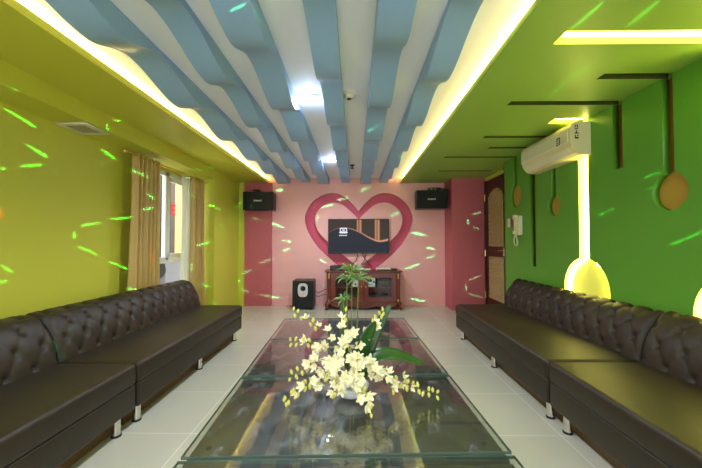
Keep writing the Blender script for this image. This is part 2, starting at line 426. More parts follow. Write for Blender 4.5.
# ------------------------------------------------------------------ sofas
def tuft(u, v, P, Q):
    a = u / P + v / Q; b = u / P - v / Q
    fa = abs(a - round(a)); fb_ = abs(b - round(b))
    pil = math.sqrt(abs(math.sin(PI * a) * math.sin(PI * b)))
    crease = max(math.exp(-fa / .05), math.exp(-fb_ / .05))
    r = math.hypot(fa, fb_)
    return .20 * pil - .13 * max(math.exp(-fa / .07), math.exp(-fb_ / .07)) - 1.0 * math.exp(-(r / .15) ** 2) + .12

def sofa(side, front, base, back, y0, y1, peak, label):
    t = thing('sofa', (side * (front + .4), (y0 + y1) / 2, 0), label, 'sofa', 'tufted leather sofa sections along the walls')
    X = lambda d: side * d
    def bx(b, d0, d1, ya, yb, z0, z1, bev): return b.box(min(X(d0), X(d1)), max(X(d0), X(d1)), ya, yb, z0, z1, bev, 4)
    put('seat_cushion', bx(BM(), front, back - .06, y0, y1, .295, .436, .03), M['leather'], t, True, 60)
    put('base', bx(BM(), front + .008, back - .02, y0 + .004, y1 - .004, .135, .298, .012), M['leather'], t, True, 60)
    put('plinth', bx(BM(), front + .12, back - .05, y0 + .02, y1 - .02, .0, .136, .004), M['wood_plinth'], t)
    # tufted backrest: profile swept along y, pushed in and out by the buttoning
    prof = catmull([Vector((d, z, 0)) for d, z in [(base, .40), (base + .015, .48), (base + .045, .58), (base + .085, .66), (base + .13, .72), (base + .17, peak - .012), (back - .045, peak), (back - .012, .715), (back, .64), (back, .436), (back, .30)]], 9)
    L = [0]
    for p, q in zip(prof, prof[1:]): L.append(L[-1] + (q - p).length)
    nu = int((y1 - y0) / .011); rows = []
    for i in range(nu + 1):
        y = y0 + (y1 - y0) * i / nu
        e = min(y - y0, y1 - y); k = max(0, (.035 - e) / .035); inset = .03 * (1 - math.sqrt(max(0, 1 - k * k)))
        row = []
        for j, p in enumerate(prof):
            q0, q1 = prof[max(0, j - 1)], prof[min(len(prof) - 1, j + 1)]
            tn = (q1 - q0).normalized(); nx, nz = -tn.y, tn.x       # outward (towards the room / up)
            fade = min(1, max(0, (L[-1] * .68 - L[j]) / .10))
            dsp = 0.024 * tuft(y - y0, L[j] - .06, .172, .25) * fade * min(1, e / .03) - inset
            row.append((X(p.x + nx * dsp), y, p.y + nz * dsp))
        rows.append(row)
    b = BM(); V = b.grid(rows)
    for r in (V[0], V[-1]): b.b.faces.new(r)
    for A, B in zip(V, V[1:]): b.b.faces.new((A[-1], A[0], B[0], B[-1]))
    put('backrest', b, M['leather'], t, True, 70)
    for yy in (y0 + .09, (y0 + y1) / 2, y1 - .09):
        for d in (front + .075, back - .09):
            lg = put('leg', BM().lathe([(0, .012), (.025, .012), (.025, .138), (0, .138)], Matrix.Translation((X(d), yy, 0)), 20), M['chrome'], t, True, 40)
            put('foot_pad', BM().lathe([(0, 0), (.03, 0), (.03, .010), (.026, .013), (0, .013)], Matrix.Translation((X(d), yy, 0)), 20), M['rubber'], lg, True, 40)
    return t
sofa(-1, 1.458, 1.995, 2.30, 2.245, 4.30, .755, 'dark brown tufted sofa section along the yellow wall under the window')
sofa(-1, 1.462, 1.985, 2.30, .17, 2.232, .755, 'near dark brown tufted sofa section along the yellow wall')
sofa(1, 1.318, 1.935, 2.19, 2.318, 4.40, .765, 'dark brown tufted sofa section along the green wall beside the door')
sofa(1, 1.318, 1.925, 2.19, .22, 2.305, .775, 'near dark brown tufted sofa section along the green wall')

# ------------------------------------------------------------------ glass-topped tufted tables
TH = math.radians(2.2)
def table(cx, cy, label):
    t = thing('ottoman_table', (cx, cy, 0), label, 'table', 'glass-topped ottoman tables', TH)
    hx, hy = .677, .394
    nx_, ny_ = 92, 54; rows = []
    for i in range(nx_ + 1):
        x = -hx + 2 * hx * i / nx_; row = []
        for j in range(ny_ + 1):
            y = -hy + 2 * hy * j / ny_
            e = min(hx - abs(x), hy - abs(y)); k = max(0, (.015 - e) / .015)
            z = .351 - .015 * (1 - math.sqrt(max(0, 1 - k * k))) + .030 * tuft(x, y, .26, .34) * min(1, e / .05)
            row.append((x, y, min(z, .3605)))
        rows.append(row)
    b = BM(); V = b.grid(rows)
    ring = V[0][:] + [r[-1] for r in V[1:]] + V[-1][-2::-1] + [r[0] for r in V[-2:0:-1]]
    low = [b.b.verts.new((v.co.x, v.co.y, .045)) for v in ring]
    n = len(ring)
    for k in range(n): b.b.faces.new((ring[k], ring[(k + 1) % n], low[(k + 1) % n], low[k]))
    b.b.faces.new(low)
    put('upholstered_body', b, M['leather_t'], t, True, 60, local=True)
    put('glass_top', BM().box(-.68, .68, -.397, .397, .363, .375), M['glass'], t, local=True)
    put('glass_edge', BM().box(-.682, .682, -.399, -.397, .3628, .3752).box(-.682, .682, .397, .399, .3628, .3752).box(-.682, -.68, -.397, .397, .3628, .3752).box(.68, .682, -.397, .397, .3628, .3752), M['glass_edge'], t, local=True)
    for sx in (-1, 1):
        for sy in (-1, 1):
            put('glass_bumper', BM().lathe([(0, .33), (.012, .33), (.012, .3632), (0, .3632)], Matrix.Translation((sx * .60, sy * .32, 0)), 12), M['dark'], t, local=True)
            put('foot', BM().box(sx * .58 - .03, sx * .58 + .03, sy * .30 - .03, sy * .30 + .03, 0, .05, .004), M['black'], t, local=True)
    return t
ux, uy = -math.sin(TH), math.cos(TH)
for k, lab in ((0, 'glass-topped tufted table carrying the orchid arrangement'), (1, 'glass-topped tufted table just beyond the orchids, second from the back wall'),
               (2, 'glass-topped tufted table closest to the television cabinet'), (-1, 'nearest glass-topped tufted table, at the bottom edge')):
    d = (k * .823 + .0)
    table(-.043 + ux * d, 1.785 + uy * d, lab)

# ------------------------------------------------------------------ flower arrangement
FX, FY, FZ = -.02, 1.92, .3755
fa = thing('flower_arrangement', (FX, FY, FZ), 'tall arrangement of cream orchids and palm stems in a white bowl', 'flowers')
put('vase', BM().lathe([(0, 0), (.06, 0), (.075, .008), (.095, .035), (.10, .062), (.093, .062), (.085, .045), (.0, .04)], Matrix.Translation((FX, FY, FZ))), M['vase'], fa, True, 50)

def bloom_mesh(seed):
    rnd = random.Random(seed); b = BM()
    for k in range(5):
        a = 2 * PI * k / 5 + rnd.uniform(-.15, .15); L_ = (.031 if k % 2 else .036) * rnd.uniform(.9, 1.1); W = .0145 if k in (1, 4) else .0105
        tilt = rnd.uniform(-.1, .75); rows = []
        for i in range(6):
            s = i / 5; w = W * (math.sin(PI * (s * .86 + .10)) ** .8); row = []
            for j in (-1, -.5, 0, .5, 1):
                h = L_ * s * math.sin(tilt) + .012 * s * s - .004 * j * j * math.sin(PI * s) + .003
                row.append((math.cos(a) * L_ * s * math.cos(tilt) - math.sin(a) * w * j, math.sin(a) * L_ * s * math.cos(tilt) + math.cos(a) * w * j, h))
            rows.append(row)
        b.grid(rows)
    return b.mesh('blossom', True)
def lip_mesh():
    b = BM().lathe([(0, .0), (.006, .002), (.009, .012), (.011, .02), (.006, .016), (0, .008)], None, 10)
    return b.mesh('blossom_throat', True)
BLO = [bloom_mesh(i) for i in range(5)]; LIP = lip_mesh()
for m_ in BLO: m_.materials.append(M['petal'])
LIP.materials.append(M['lip'])
BUDM = BM().lathe([(0, -.014), (.006, -.008), (.0085, .001), (.005, .011), (0, .016)], None, 10).mesh('bud', True); BUDM.materials.append(M['bud'])

def child(name, me, parent, loc_world, rot, sc):
    o = bpy.data.objects.new(name, me); COL.objects.link(o); o.parent = parent
    p = Vector(); q = parent
    while q: p += q.location; q = q.parent
    o.location = Vector(loc_world) - p; o.rotation_euler = rot; o.scale = (sc,) * 3
    return o
SPIKES = [  # path offsets from the bowl, blooms, buds at the tip, reach of blooms along the stem
    ([(0, 0, .06), (-.10, .05, .27), (-.22, .09, .37), (-.36, .11, .45)], 5, 8),
    ([(0, 0, .06), (-.12, -.02, .25), (-.22, 0, .29), (-.36, .03, .29)], 7, 8),
    ([(0, 0, .06), (-.13, -.06, .15), (-.23, -.10, .11), (-.36, -.14, .02)], 11, 12),
    ([(0, 0, .06), (-.10, -.08, .22), (-.20, -.10, .22), (-.33, -.10, .14)], 10, 9),
    ([(0, 0, .06), (-.02, -.12, .16), (.06, -.19, .11), (.10, -.25, .03)], 13, 9),
    ([(0, 0, .06), (.12, -.06, .15), (.25, -.09, .115), (.46, -.10, .05)], 11, 14),
    ([(0, 0, .06), (.06, -.08, .22), (.14, -.12, .19), (.23, -.16, .09)], 13, 3),
    ([(0, 0, .06), (-.01, -.06, .30), (-.02, -.06, .38), (-.035, -.05, .49)], 14, 4),
    ([(0, 0, .06), (.06, .0, .30), (.12, .03, .38), (.19, .04, .47)], 5, 9),
    ([(0, 0, .06), (-.06, -.09, .24), (-.10, -.14, .22), (-.15, -.18, .12)], 13, 2),
    ([(0, 0, .06), (.02, -.10, .25), (.03, -.16, .23), (.04, -.21, .13)], 14, 2),
    ([(0, 0, .06), (-.04, -.11, .15), (-.07, -.18, .12), (-.10, -.22, .06)], 9, 2)]
rnd = random.Random(3)
for path, nb, nbud in SPIKES:
    pts = [Vector((FX, FY, FZ)) + p for p in catmull([Vector(p) for p in path], 8)]
    sp = put('orchid_spray', BM().tube(pts, [.003 - .0018 * i / len(pts) for i in range(len(pts))], 6), M['stem'], fa, True)
    n = len(pts)
    for i in range(nb):
        s = .30 + .50 * (i + rnd.random() * .6) / nb; p = pts[min(n - 1, int(s * n))]
        off = Vector((rnd.uniform(-1, 1), rnd.uniform(-1.2, .4), rnd.uniform(-.7, .9))) * .038
        if (p + off).z < FZ + .03: off.z = FZ + .03 - p.z
        d = (off + Vector((0, -.04, .015)) + Vector((rnd.uniform(-1, 1), rnd.uniform(-1, .4), rnd.uniform(-1, 1))) * .05 + (p - Vector((FX, FY, FZ + .15))) * .12).normalized()
        rot = d.to_track_quat('Z', 'Y').to_euler(); rot.rotate_axis('Z', rnd.uniform(0, 6))
        o = child('blossom', BLO[rnd.randrange(5)], sp, p + off, rot, rnd.uniform(.68, .95))
        c = bpy.data.objects.new('blossom_throat', LIP); COL.objects.link(c); c.parent = sp; c.location = o.location; c.rotation_euler = rot; c.scale = (.55, .55, .55)
    for i in range(nbud):
        s = .64 + .36 * (i + .5) / nbud; p = pts[min(n - 1, int(s * n))]
        sd = 1 if i % 2 else -1
        off = Vector((rnd.uniform(-.4, .4), rnd.uniform(-.6, .2), sd * .8)) * .020 * (1.15 - .5 * (s - .66))
        if (p + off).z < FZ + .012: off.z = FZ + .012 - p.z
        rot = (off + Vector((0, 0, .002))).normalized().to_track_quat('Z', 'Y').to_euler()
        child('bud', BUDM, sp, p + off, rot, 1.3 - .9 * (s - .64))

def leaf(path, wid, m, parent, name, roll=0.0, nrm=Vector((0, -.3, 1)), fold=.25):
    P = catmull([Vector(p) for p in path], 6); rows = []; n = len(P)
    for i, p in enumerate(P):
        d = (P[min(n - 1, i + 1)] - P[max(0, i - 1)]).normalized(); sd = d.cross(nrm).normalized(); up = sd.cross(d)
        s = i / (n - 1); w = wid * (math.sin(PI * min(1, s * .93 + .05)) ** .75)
        rows.append([p + sd * w * j + up * w * fold * abs(j) for j in (-1, -.5, 0, .5, 1)])
    b = BM(); b.grid(rows)
    o = put(name, b, m, parent, True)
    md = o.modifiers.new('thickness', 'SOLIDIFY'); md.thickness = .0015
    return o
B = Vector((FX, FY, FZ))
leaf([B + Vector(p) for p in [(.03, .02, .08), (.05, -.01, .22), (.085, -.03, .34), (.135, -.03, .425)]], .046, M['leaf'], fa, 'leaf', nrm=Vector((.5, -1, .1)))
leaf([B + Vector(p) for p in [(.04, .02, .08), (.10, .05, .24), (.16, .07, .38), (.235, .08, .50)]], .036, M['leaf'], fa, 'leaf', nrm=Vector((.2, -1, .5)))
leaf([B + Vector(p) for p in [(.06, .0, .10), (.14, .02, .205), (.25, .03, .215), (.42, .03, .165)]], .045, M['leaf'], fa, 'leaf', nrm=Vector((0, -.75, 1)))
leaf([B + Vector(p) for p in [(-.02, .05, .08), (-.05, .07, .3), (-.055, .08, .44), (-.04, .08, .58)]], .022, M['leaf'], fa, 'leaf', nrm=Vector((0, -1, .1)))
for sx, top, cnt, sz in ((-.03, .655, 16, .085), (.0, .70, 22, .105), (.04, .65, 18, .10), (-.05, .53, 11, .065)):
    pts = [B + Vector((sx * .5, .05, .06)), B + Vector((sx * .8, .055, .35)), B + Vector((sx, .06, top))]
    st = put('palm_stem', BM().tube(catmull(pts, 5), .0036, 6), M['stem'], fa, True)
    c = B + Vector((sx, .06, top))
    for k in range(cnt):
        a = 2 * PI * k / cnt + sx * 40; L_ = sz * rnd.uniform(.7, 1.15); dz = rnd.uniform(-.05, 1.1)
        dr = Vector((math.cos(a), math.sin(a) * .8, dz)).normalized()
        leaf([c, c + dr * L_ * .35, c + dr * L_ * .7 + Vector((0, 0, -.006)), c + dr * L_ + Vector((0, 0, -.028))], rnd.uniform(.0032, .005), M['frond'], st, 'frond', nrm=Vector((rnd.uniform(-.5, .5), -.8, .8)))

# ------------------------------------------------------------------ television
TX0, TX1, TZ0, TZ1 = -.53, .67, 1.022, 1.705; TY = 6.50
t = thing('television', (HC, TY, 1.36), 'flat black television on the back wall inside the heart', 'television')
put('casing', BM().box(TX0, TX1, TY, TY + .05, TZ0, TZ1, .006).box(-.25, .40, TY + .05, YB - .001, 1.15, 1.55), M['black'], t)
SX0, SX1, SZ0, SZ1 = TX0 + .018, TX1 - .018, TZ0 + .028, TZ1 - .018
def tv_mat():
    m = bpy.data.materials.new('screen_picture'); m.use_nodes = True; nt = m.node_tree; p = nt.nodes['Principled BSDF']; N = nt.nodes.new; L = nt.links.new
    p.inputs['Base Color'].default_value = (.006, .006, .007, 1); p.inputs['Roughness'].default_value = .2; p.inputs['Specular IOR Level'].default_value = .12
    tc = N('ShaderNodeTexCoord'); sx = N('ShaderNodeSeparateXYZ'); L(tc.outputs['Generated'], sx.inputs[0])
    def mth(op, a, b=None, c=None):
        n = N('ShaderNodeMath'); n.operation = op
        for i, v in enumerate((a, b, c)):
            if v is None: continue
            if isinstance(v, (int, float)): n.inputs[i].default_value = v
            else: L(v, n.inputs[i])
        return n.outputs[0]
    x, z = sx.outputs['X'], sx.outputs['Z']
    # ridge line z = r(x): a glowing copper S curve
    cv = N('ShaderNodeFloatCurve'); cm = cv.mapping.curves[0]
    ptsr = [(0, .58), (.08, .68), (.2, .735), (.34, .72), (.5, .62), (.7, .42), (.84, .33), (.93, .345), (1, .38)]
    cm.points[0].location = ptsr[0]; cm.points[1].location = ptsr[-1]
    for q in ptsr[1:-1]: cm.points.new(*q)
    cv.mapping.update(); L(x, cv.inputs['Value'])
    d = mth('SUBTRACT', z, cv.outputs[0])
    wx = mth('MULTIPLY_ADD', x, .035, .010)
    ridge = mth('MULTIPLY', mth('SMOOTH_MIN', mth('MAXIMUM', mth('SUBTRACT', 1, mth('DIVIDE', mth('ABSOLUTE', mth('SUBTRACT', d, .012)), wx)), 0), 1, .1), mth('MULTIPLY_ADD', x, .9, .25))
    def pillar(xc, w):
        q = mth('MAXIMUM', mth('SUBTRACT', 1, mth('DIVIDE', mth('ABSOLUTE', mth('SUBTRACT', x, xc)), w)), 0)
        return mth('MULTIPLY', q, mth('GREATER_THAN', d, 0))
    pil = mth('MAXIMUM', mth('MAXIMUM', pillar(.485, .022), pillar(.53, .03)), mth('MAXIMUM', pillar(.79, .024), pillar(.835, .032)))
    cop = mth('MAXIMUM', ridge, mth('MULTIPLY', pil, .75))
    up = mth('GREATER_THAN', d, 0)
    bg = N('ShaderNodeMix'); bg.data_type = 'RGBA'; bg.inputs['A'].default_value = (.010, .013, .024, 1); bg.inputs['B'].default_value = (.045, .028, .016, 1); L(up, bg.inputs['Factor'])
    cc = N('ShaderNodeMix'); cc.data_type = 'RGBA'; cc.inputs['B'].default_value = (.95, .42, .22, 1); L(bg.outputs['Result'], cc.inputs['A']); L(cop, cc.inputs['Factor'])
    L(cc.outputs['Result'], p.inputs['Emission Color']); p.inputs['Emission Strength'].default_value = .75
    return m
scr = put('screen', BM().box(SX0, SX1, TY - .003, TY + .001, SZ0, SZ1), tv_mat(), t)
lg = BM(); wh = emis('screen_white', (235, 240, 250), .95)
sx_, sz_ = lambda u: SX0 + u * (SX1 - SX0), lambda v: SZ0 + v * (SZ1 - SZ0)
for o_ in ([rect(sx_(.185), sx_(.305), sz_(.58), sz_(.75)), rect(sx_(.20), sx_(.29), sz_(.64), sz_(.715))], [rect(sx_(.17), sx_(.32), sz_(.60), sz_(.62))]):
    q = plate('q', o_, TY - .006, TY - .003, fb); me = q.mesh('q'); lg.b.from_mesh(me)
lg.box(sx_(.225), sx_(.24), TY - .006, TY - .003, sz_(.655), sz_(.70)).box(sx_(.25), sx_(.265), TY - .006, TY - .003, sz_(.655), sz_(.70)).box(sx_(.225), sx_(.265), TY - .006, TY - .003, sz_(.672), sz_(.682))
for k in range(7): lg.box(sx_(.172 + k * .0195), sx_(.172 + k * .0195 + .014), TY - .006, TY - .003, sz_(.502), sz_(.532))
put('logo', lg, wh, scr)
put('status_light', BM().box(.06, .084, TY - .004, TY, TZ0 + .006, TZ0 + .012), M['silver'], t)
cb = BM()
for pts in ([(.06, 6.545, 1.02), (.02, 6.54, .90), (-.12, 6.52, .78), (-.16, 6.45, .735)], [(.14, 6.545, 1.02), (.19, 6.54, .90), (.12, 6.53, .80), (.17, 6.48, .735)], [(.22, 6.545, 1.02), (.20, 6.54, .92), (.30, 6.53, .80), (.33, 6.48, .735)]):
    cb.tube(catmull([Vector(p) for p in pts], 6), .007, 6)
put('cable', cb, M['black'], t)

# ------------------------------------------------------------------ television cabinet
CX, CY0, CY1 = .157, 6.10, 6.50
t = thing('tv_cabinet', (CX, 6.30, 0), 'red mahogany cabinet with two glazed doors below the television', 'cabinet')
cw = .675; Zb, Zt = .135, .70
b = BM().box(CX - cw, CX - cw + .03, CY0 + .02, CY1, Zb, Zt).box(CX + cw - .03, CX + cw, CY0 + .02, CY1, Zb, Zt).box(CX - cw, CX + cw, CY1 - .015, CY1, Zb, Zt).box(CX - cw, CX + cw, CY0 + .02, CY1, Zb, Zb + .03).box(CX - cw, CX + cw, CY0 + .02, CY1, Zt - .03, Zt)
put('carcass', b, M['mahogany'], t)
put('top_board', BM().box(CX - .715, CX + .715, CY0 - .02, CY1 + .01, .70, .718, .005).box(CX - .695, CX + .695, CY0 - .005, CY1, .685, .70, .004), M['mahogany'], t)
put('shelf', BM().box(CX - cw + .03, CX + cw - .03, CY0 + .05, CY1 - .015, .395, .415), M['mahogany'], t)
put('base_moulding', BM().box(CX - .695, CX + .695, CY0 - .01, CY1, .115, .14, .005), M['mahogany'], t)
ap = [(-.60, .118), (-.60, .085), (-.50, .06), (-.40, .055), (-.30, .062), (-.2, .075), (-.12, .05), (0, .03), (.12, .05), (.2, .075), (.30, .062), (.40, .055), (.50, .06), (.60, .085), (.60, .118)]
put('apron', BM().prism([(CX + u, v) for u, v in ap], CY0 - .004, CY0 + .014, fb), M['mahogany'], t)
for sx in (-1, 1):
    for y in (CY0 + .03, CY1 - .04):
        pth = [(CX + sx * .65, y, .12), (CX + sx * .675, y - .012, .085), (CX + sx * .665, y - .008, .045), (CX + sx * .685, y - .02, .015), (CX + sx * .695, y - .025, .0)]
        put('leg', BM().tube(catmull([Vector(p) for p in pth], 4), [.045, .045, .044, .043, .042, .04, .037, .034, .031, .028, .026, .025, .024, .025, .027, .028, .028][:17], 10), M['mahogany'], t, True, 60)
    pb = put('pilaster', BM().box(CX + sx * .635 - .03, CX + sx * .635 + .03, CY0 - .004, CY0 + .03, .14, .686, .008).tube([(CX + sx * .635, CY0 - .004, .2), (CX + sx * .635, CY0 - .004, .56)], .016, 10), M['mahogany'], t)
    put('brass_mount', BM().lathe([(0, -.05), (.012, -.045), (.02, -.02), (.012, 0), (.022, .03), (.01, .05), (0, .06)], Matrix.Translation((CX + sx * .635, CY0 - .01, .62)), 12).lathe([(0, -.025), (.012, -.02), (.018, 0), (.012, .02), (0, .03)], Matrix.Translation((CX + sx * .635, CY0 - .01, .175)), 12), M['brass'], pb, True)
    x0, x1 = (CX - .60, CX - .005) if sx < 0 else (CX + .005, CX + .60)
    dr = put('door', plate('door', [rect(x0, x1, .145, .68), rect(x0 + .085, x1 - .085, .235, .60)], CY0, CY0 + .022, fb), M['mahogany'], t)
    put('glass_pane', BM().box(x0 + .08, x1 - .08, CY0 + .010, CY0 + .014, .23, .605), M['pane'], dr)
    put('knob', BM().lathe([(0, 0), (.008, .002), (.007, .012), (.012, .02), (0, .026)], Matrix.Translation((CX + sx * -.0 + (-.04 if sx < 0 else .04), CY0, .43)) @ Matrix.Rotation(PI / 2, 4, 'X'), 12), M['brass'], dr, True)

def device(name, x0, x1, y0, y1, z0, z1, m, label, cat, disp=None, knobs=()):
    d = thing(name, ((x0 + x1) / 2, (y0 + y1) / 2, z0), label, cat)
    put('case', BM().box(x0, x1, y0, y1, z0 + .006, z1, .004), m, d)
    put('feet', BM().box(x0 + .02, x0 + .05, y0 + .02, y1 - .02, z0, z0 + .007).box(x1 - .05, x1 - .02, y0 + .02, y1 - .02, z0, z0 + .007), M['rubber'], d)
    if disp: put('display', BM().box(x0 + (x1 - x0) * disp[0], x0 + (x1 - x0) * disp[1], y0 - .003, y0 + .002, z0 + (z1 - z0) * disp[2], z0 + (z1 - z0) * disp[3]), disp[4], d)
    for kx, kz, r in knobs:
        put('knob', BM().lathe([(0, 0), (r, 0), (r * .9, .014), (0, .014)], Matrix.Translation((x0 + (x1 - x0) * kx, y0, z0 + (z1 - z0) * kz)) @ Matrix.Rotation(PI / 2, 4, 'X'), 14), M['dark'], d)
M['led'] = emis('pale_blue_display', (190, 225, 255), .8)
device('amplifier', -.045, .375, 6.16, 6.44, .415, .585, M['silver'], 'silver amplifier on the upper shelf behind the cabinet doors', 'amplifier', (.62, .86, .58, .85, M['black']), [(.12, .3, .016), (.66, .3, .012), (.75, .3, .012), (.85, .3, .012), (.94, .55, .02)])
device('receiver', .42, .76, 6.17, 6.44, .415, .545, M['dark'], 'dark receiver on the upper shelf behind the right glazed door', 'receiver', (.1, .6, .5, .75, M['wood_plinth']), [(.85, .5, .018)])
device('disc_player', -.42, .04, 6.16, 6.44, .165, .25, M['black'], 'black disc player on the lower shelf behind the left glazed door', 'disc player', (.12, .36, .3, .5, M['led']))
device('disc_player', .22, .62, 6.16, 6.44, .165, .26, M['dark'], 'dark disc player on the lower shelf behind the right glazed door', 'disc player', (.10, .62, .3, .55, M['led']))
device('set_top_box', -.47, -.21, 6.2, 6.42, .718, .80, M['black'], 'black slatted set-top box on the left end of the cabinet top', 'set-top box', (.1, .5, .6, .8, M['dark']))
device('media_player', .40, .66, 6.18, 6.40, .718, .765, M['offwhite'], 'slim white-topped media player on the right end of the cabinet top', 'media player', (.05, .95, .05, .55, M['dark']))
device('charger_box', .67, .79, 6.2, 6.32, .718, .752, M['black'], 'small black box beside the slim white-topped player', 'box')
device('modem', .08, .30, 6.22, 6.40, .718, .742, M['offwhite'], 'flat white modem lying in the middle of the cabinet top', 'modem')

# ------------------------------------------------------------------ subwoofer
sx0, sx1, sy0, sy1, sz1 = -1.155, -.768, 6.10, 6.48, .535
t = thing('subwoofer', (-.96, 6.29, 0), 'black floor subwoofer with a silver port plate beside the cabinet', 'subwoofer')
put('cabinet_box', BM().box(sx0, sx1, sy0 + .015, sy1, .03, sz1, .006), M['mahogany'] if False else M['dark'], t)
put('front_grille', BM().box(sx0 + .006, sx1 - .006, sy0, sy0 + .02, .045, sz1 - .006, .008), M['grille'], t)
ov = [(-.96 + .092 * math.copysign(abs(math.cos(a)) ** .6, math.cos(a)), .365 + .125 * math.copysign(abs(math.sin(a)) ** .75, math.sin(a))) for a in [2 * PI * k / 40 for k in range(40)]]
pp = put('port_plate', plate('port_plate', [ov, circ(-.955, .395, .048, 24)], sy0 - .012, sy0 + .002, fb), M['silver'], t)
put('port', BM().lathe([(.05, .014), (.044, 0), (.03, -.03), (0, -.035)], Matrix.Translation((-.955, sy0, .395)) @ Matrix.Rotation(PI / 2, 4, 'X'), 24), M['black'], t, True)
put('power_light', BM().box(-.968, -.944, sy0 - .015, sy0 - .011, .283, .300), emis('red_light', (255, 60, 30), 1.2), pp)
for x in (sx0 + .05, sx1 - .05):
    for y in (sy0 + .05, sy1 - .05): put('foot', BM().lathe([(0, 0), (.022, 0), (.026, .032), (0, .032)], Matrix.Translation((x, y, 0)), 14), M['rubber'], t)
cb = BM()
for pts in ([(-.765, 6.4, .30), (-.70, 6.42, .27), (-.6, 6.45, .32), (-.525, 6.46, .33)], [(-.765, 6.4, .22), (-.70, 6.42, .20), (-.6, 6.45, .23), (-.525, 6.46, .22)]):
    cb.tube(catmull([Vector(p) for p in pts], 6), .006, 6)
put('cable', cb, M['black'], t)

# ------------------------------------------------------------------ wall speakers
def speaker(xc, zc, y, rz, label, sgn):
    t = thing('wall_speaker', (xc, y, zc), label, 'speaker', 'karaoke speakers on the back wall')
    t.rotation_euler = (0, 0, rz)
    put('cabinet_box', BM().box(-.285, .285, 0, .26, -.172, .172, .008), M['black'], t, local=True)
    put('front_grille', BM().box(-.275, .275, -.014, .004, -.162, .162, .006), M['grille'], t, local=True)
    b = BM()
    for k, (w, h) in enumerate(((.016, .03), (.014, .024), (.02, .024), (.014, .024), (.018, .024), (.012, .024), (.012, .032))):
        b.box(-.075 + k * .0215, -.075 + k * .0215 + w, -.017, -.013, -.012, -.012 + h)
    put('badge', b, M['upvc'], t, local=True)
    put('bracket', BM().tube([(0, .12, .17), (0, .13, .215), (sgn * .14, .2, .225)], .02, 8).box(-.07, .07, .06, .2, .168, .185), M['black'], t, local=True)
    return t
speaker(-1.815, 2.022, 6.16, .04, 'black wall speaker on the left, before the rose pilaster', -1)
speaker(1.43, 2.045, 6.16, -.06, 'black wall speaker on the right, beside the rose pier', 1)
t = thing('party_light', (1.46, 6.25, 2.235), 'small coloured party light sitting on the right wall speaker', 'party light')
put('body', BM().box(1.40, 1.62, 6.24, 6.36, 2.2225, 2.28, .008), M['black'], t)
put('green_lens', BM().lathe([(0, 0), (.028, .0), (.02, .02), (0, .026)], Matrix.Translation((1.44, 6.24, 2.252)) @ Matrix.Rotation(PI / 2, 4, 'X'), 14), mat('green_lens', (120, 200, 80), .2), t, True)
put('amber_lens', BM().lathe([(0, 0), (.024, .0), (.018, .02), (0, .024)], Matrix.Translation((1.51, 6.24, 2.252)) @ Matrix.Rotation(PI / 2, 4, 'X'), 14), mat('amber_lens', (230, 120, 50), .2), t, True)
put('mount', BM().box(1.62, 1.80, 6.28, 6.34, 2.25, 2.27), M['black'], t)

# ------------------------------------------------------------------ air conditioner
AY0, AY1 = 3.09, 3.99
t = thing('air_conditioner', (2.15, 3.54, 2.06), 'cream split air conditioner high on the green wall', 'air conditioner')
prof = [(2.199, 2.375), (2.06, 2.378), (2.025, 2.362), (2.008, 2.32), (2.006, 2.19), (2.02, 2.14), (2.06, 2.085), (2.10, 2.065), (2.199, 2.06)]
fx = lambda u, v, w: (u, w, v)
put('body', BM().prism(prof, AY0, AY1, fx), M['cream'], t)
put('front_panel', BM().prism([(2.008, 2.335), (1.998, 2.32), (1.996, 2.195), (2.006, 2.185)], AY0 + .03, AY1 - .01, fx), M['offwhite'], t)
put('louvre', BM().prism([(2.014, 2.138), (2.052, 2.082), (2.058, 2.090), (2.022, 2.142)], AY0 + .05, AY1 - .05, lambda u, v, w: (u - .006, w, v - .002)), M['offwhite'], t)
b = BM()
for k, (h, w) in enumerate(((.010, .03), (.012, .035), (.010, .03))): b.box(1.992, 1.997, 3.235, 3.235 + w, 2.205 + k * .02, 2.205 + k * .02 + h)
put('sticker', BM().box(1.9945, 1.9965, 3.225, 3.28, 2.196, 2.27), M['dark'], t); put('sticker_text', b, M['offwhite'], t)
b = BM()
for k, (u0, u1, v0, v1) in enumerate(((2.05, 2.085, 2.215, 2.23), (2.05, 2.058, 2.215, 2.25), (2.07, 2.085, 2.24, 2.25), (2.05, 2.085, 2.262, 2.272), (2.062, 2.07, 2.262, 2.295), (2.05, 2.08, 2.305, 2.313), (2.052, 2.06, 2.32, 2.345), (2.07, 2.08, 2.32, 2.345))): b.box(u0, u1, AY0 - .002, AY0 + .001, v0, v1)
put('end_mark', b, M['dark'], t)

# ------------------------------------------------------------------ intercom
t = thing('intercom_phone', (2.2, 4.5, 1.45), 'white wall intercom handset with looped cord on the green wall', 'intercom')
put('wall_plate', BM().box(2.18, 2.2, 4.62, 4.76, 1.46, 1.58, .004), M['upvc'], t)
put('base_unit', BM().box(2.165, 2.2, 4.46, 4.64, 1.455, 1.585, .006), mat('mauve_panel', (120, 92, 92), .5), t)
put('cradle', BM().box(2.15, 2.2, 4.36, 4.48, 1.34, 1.60, .012), M['offwhite'], t, True)
put('handset', BM().box(2.115, 2.148, 4.385, 4.445, 1.36, 1.60, .014).box(2.10, 2.15, 4.38, 4.45, 1.55, 1.61, .014).box(2.10, 2.15, 4.38, 4.45, 1.35, 1.40, .014), M['cream'], t, True)
put('cord', BM().tube(catmull([Vector(p) for p in [(2.13, 4.415, 1.35), (2.14, 4.39, 1.25), (2.15, 4.43, 1.20), (2.16, 4.50, 1.22), (2.16, 4.52, 1.30), (2.17, 4.47, 1.36)]], 8), .008, 6), M['offwhite'], t, True)

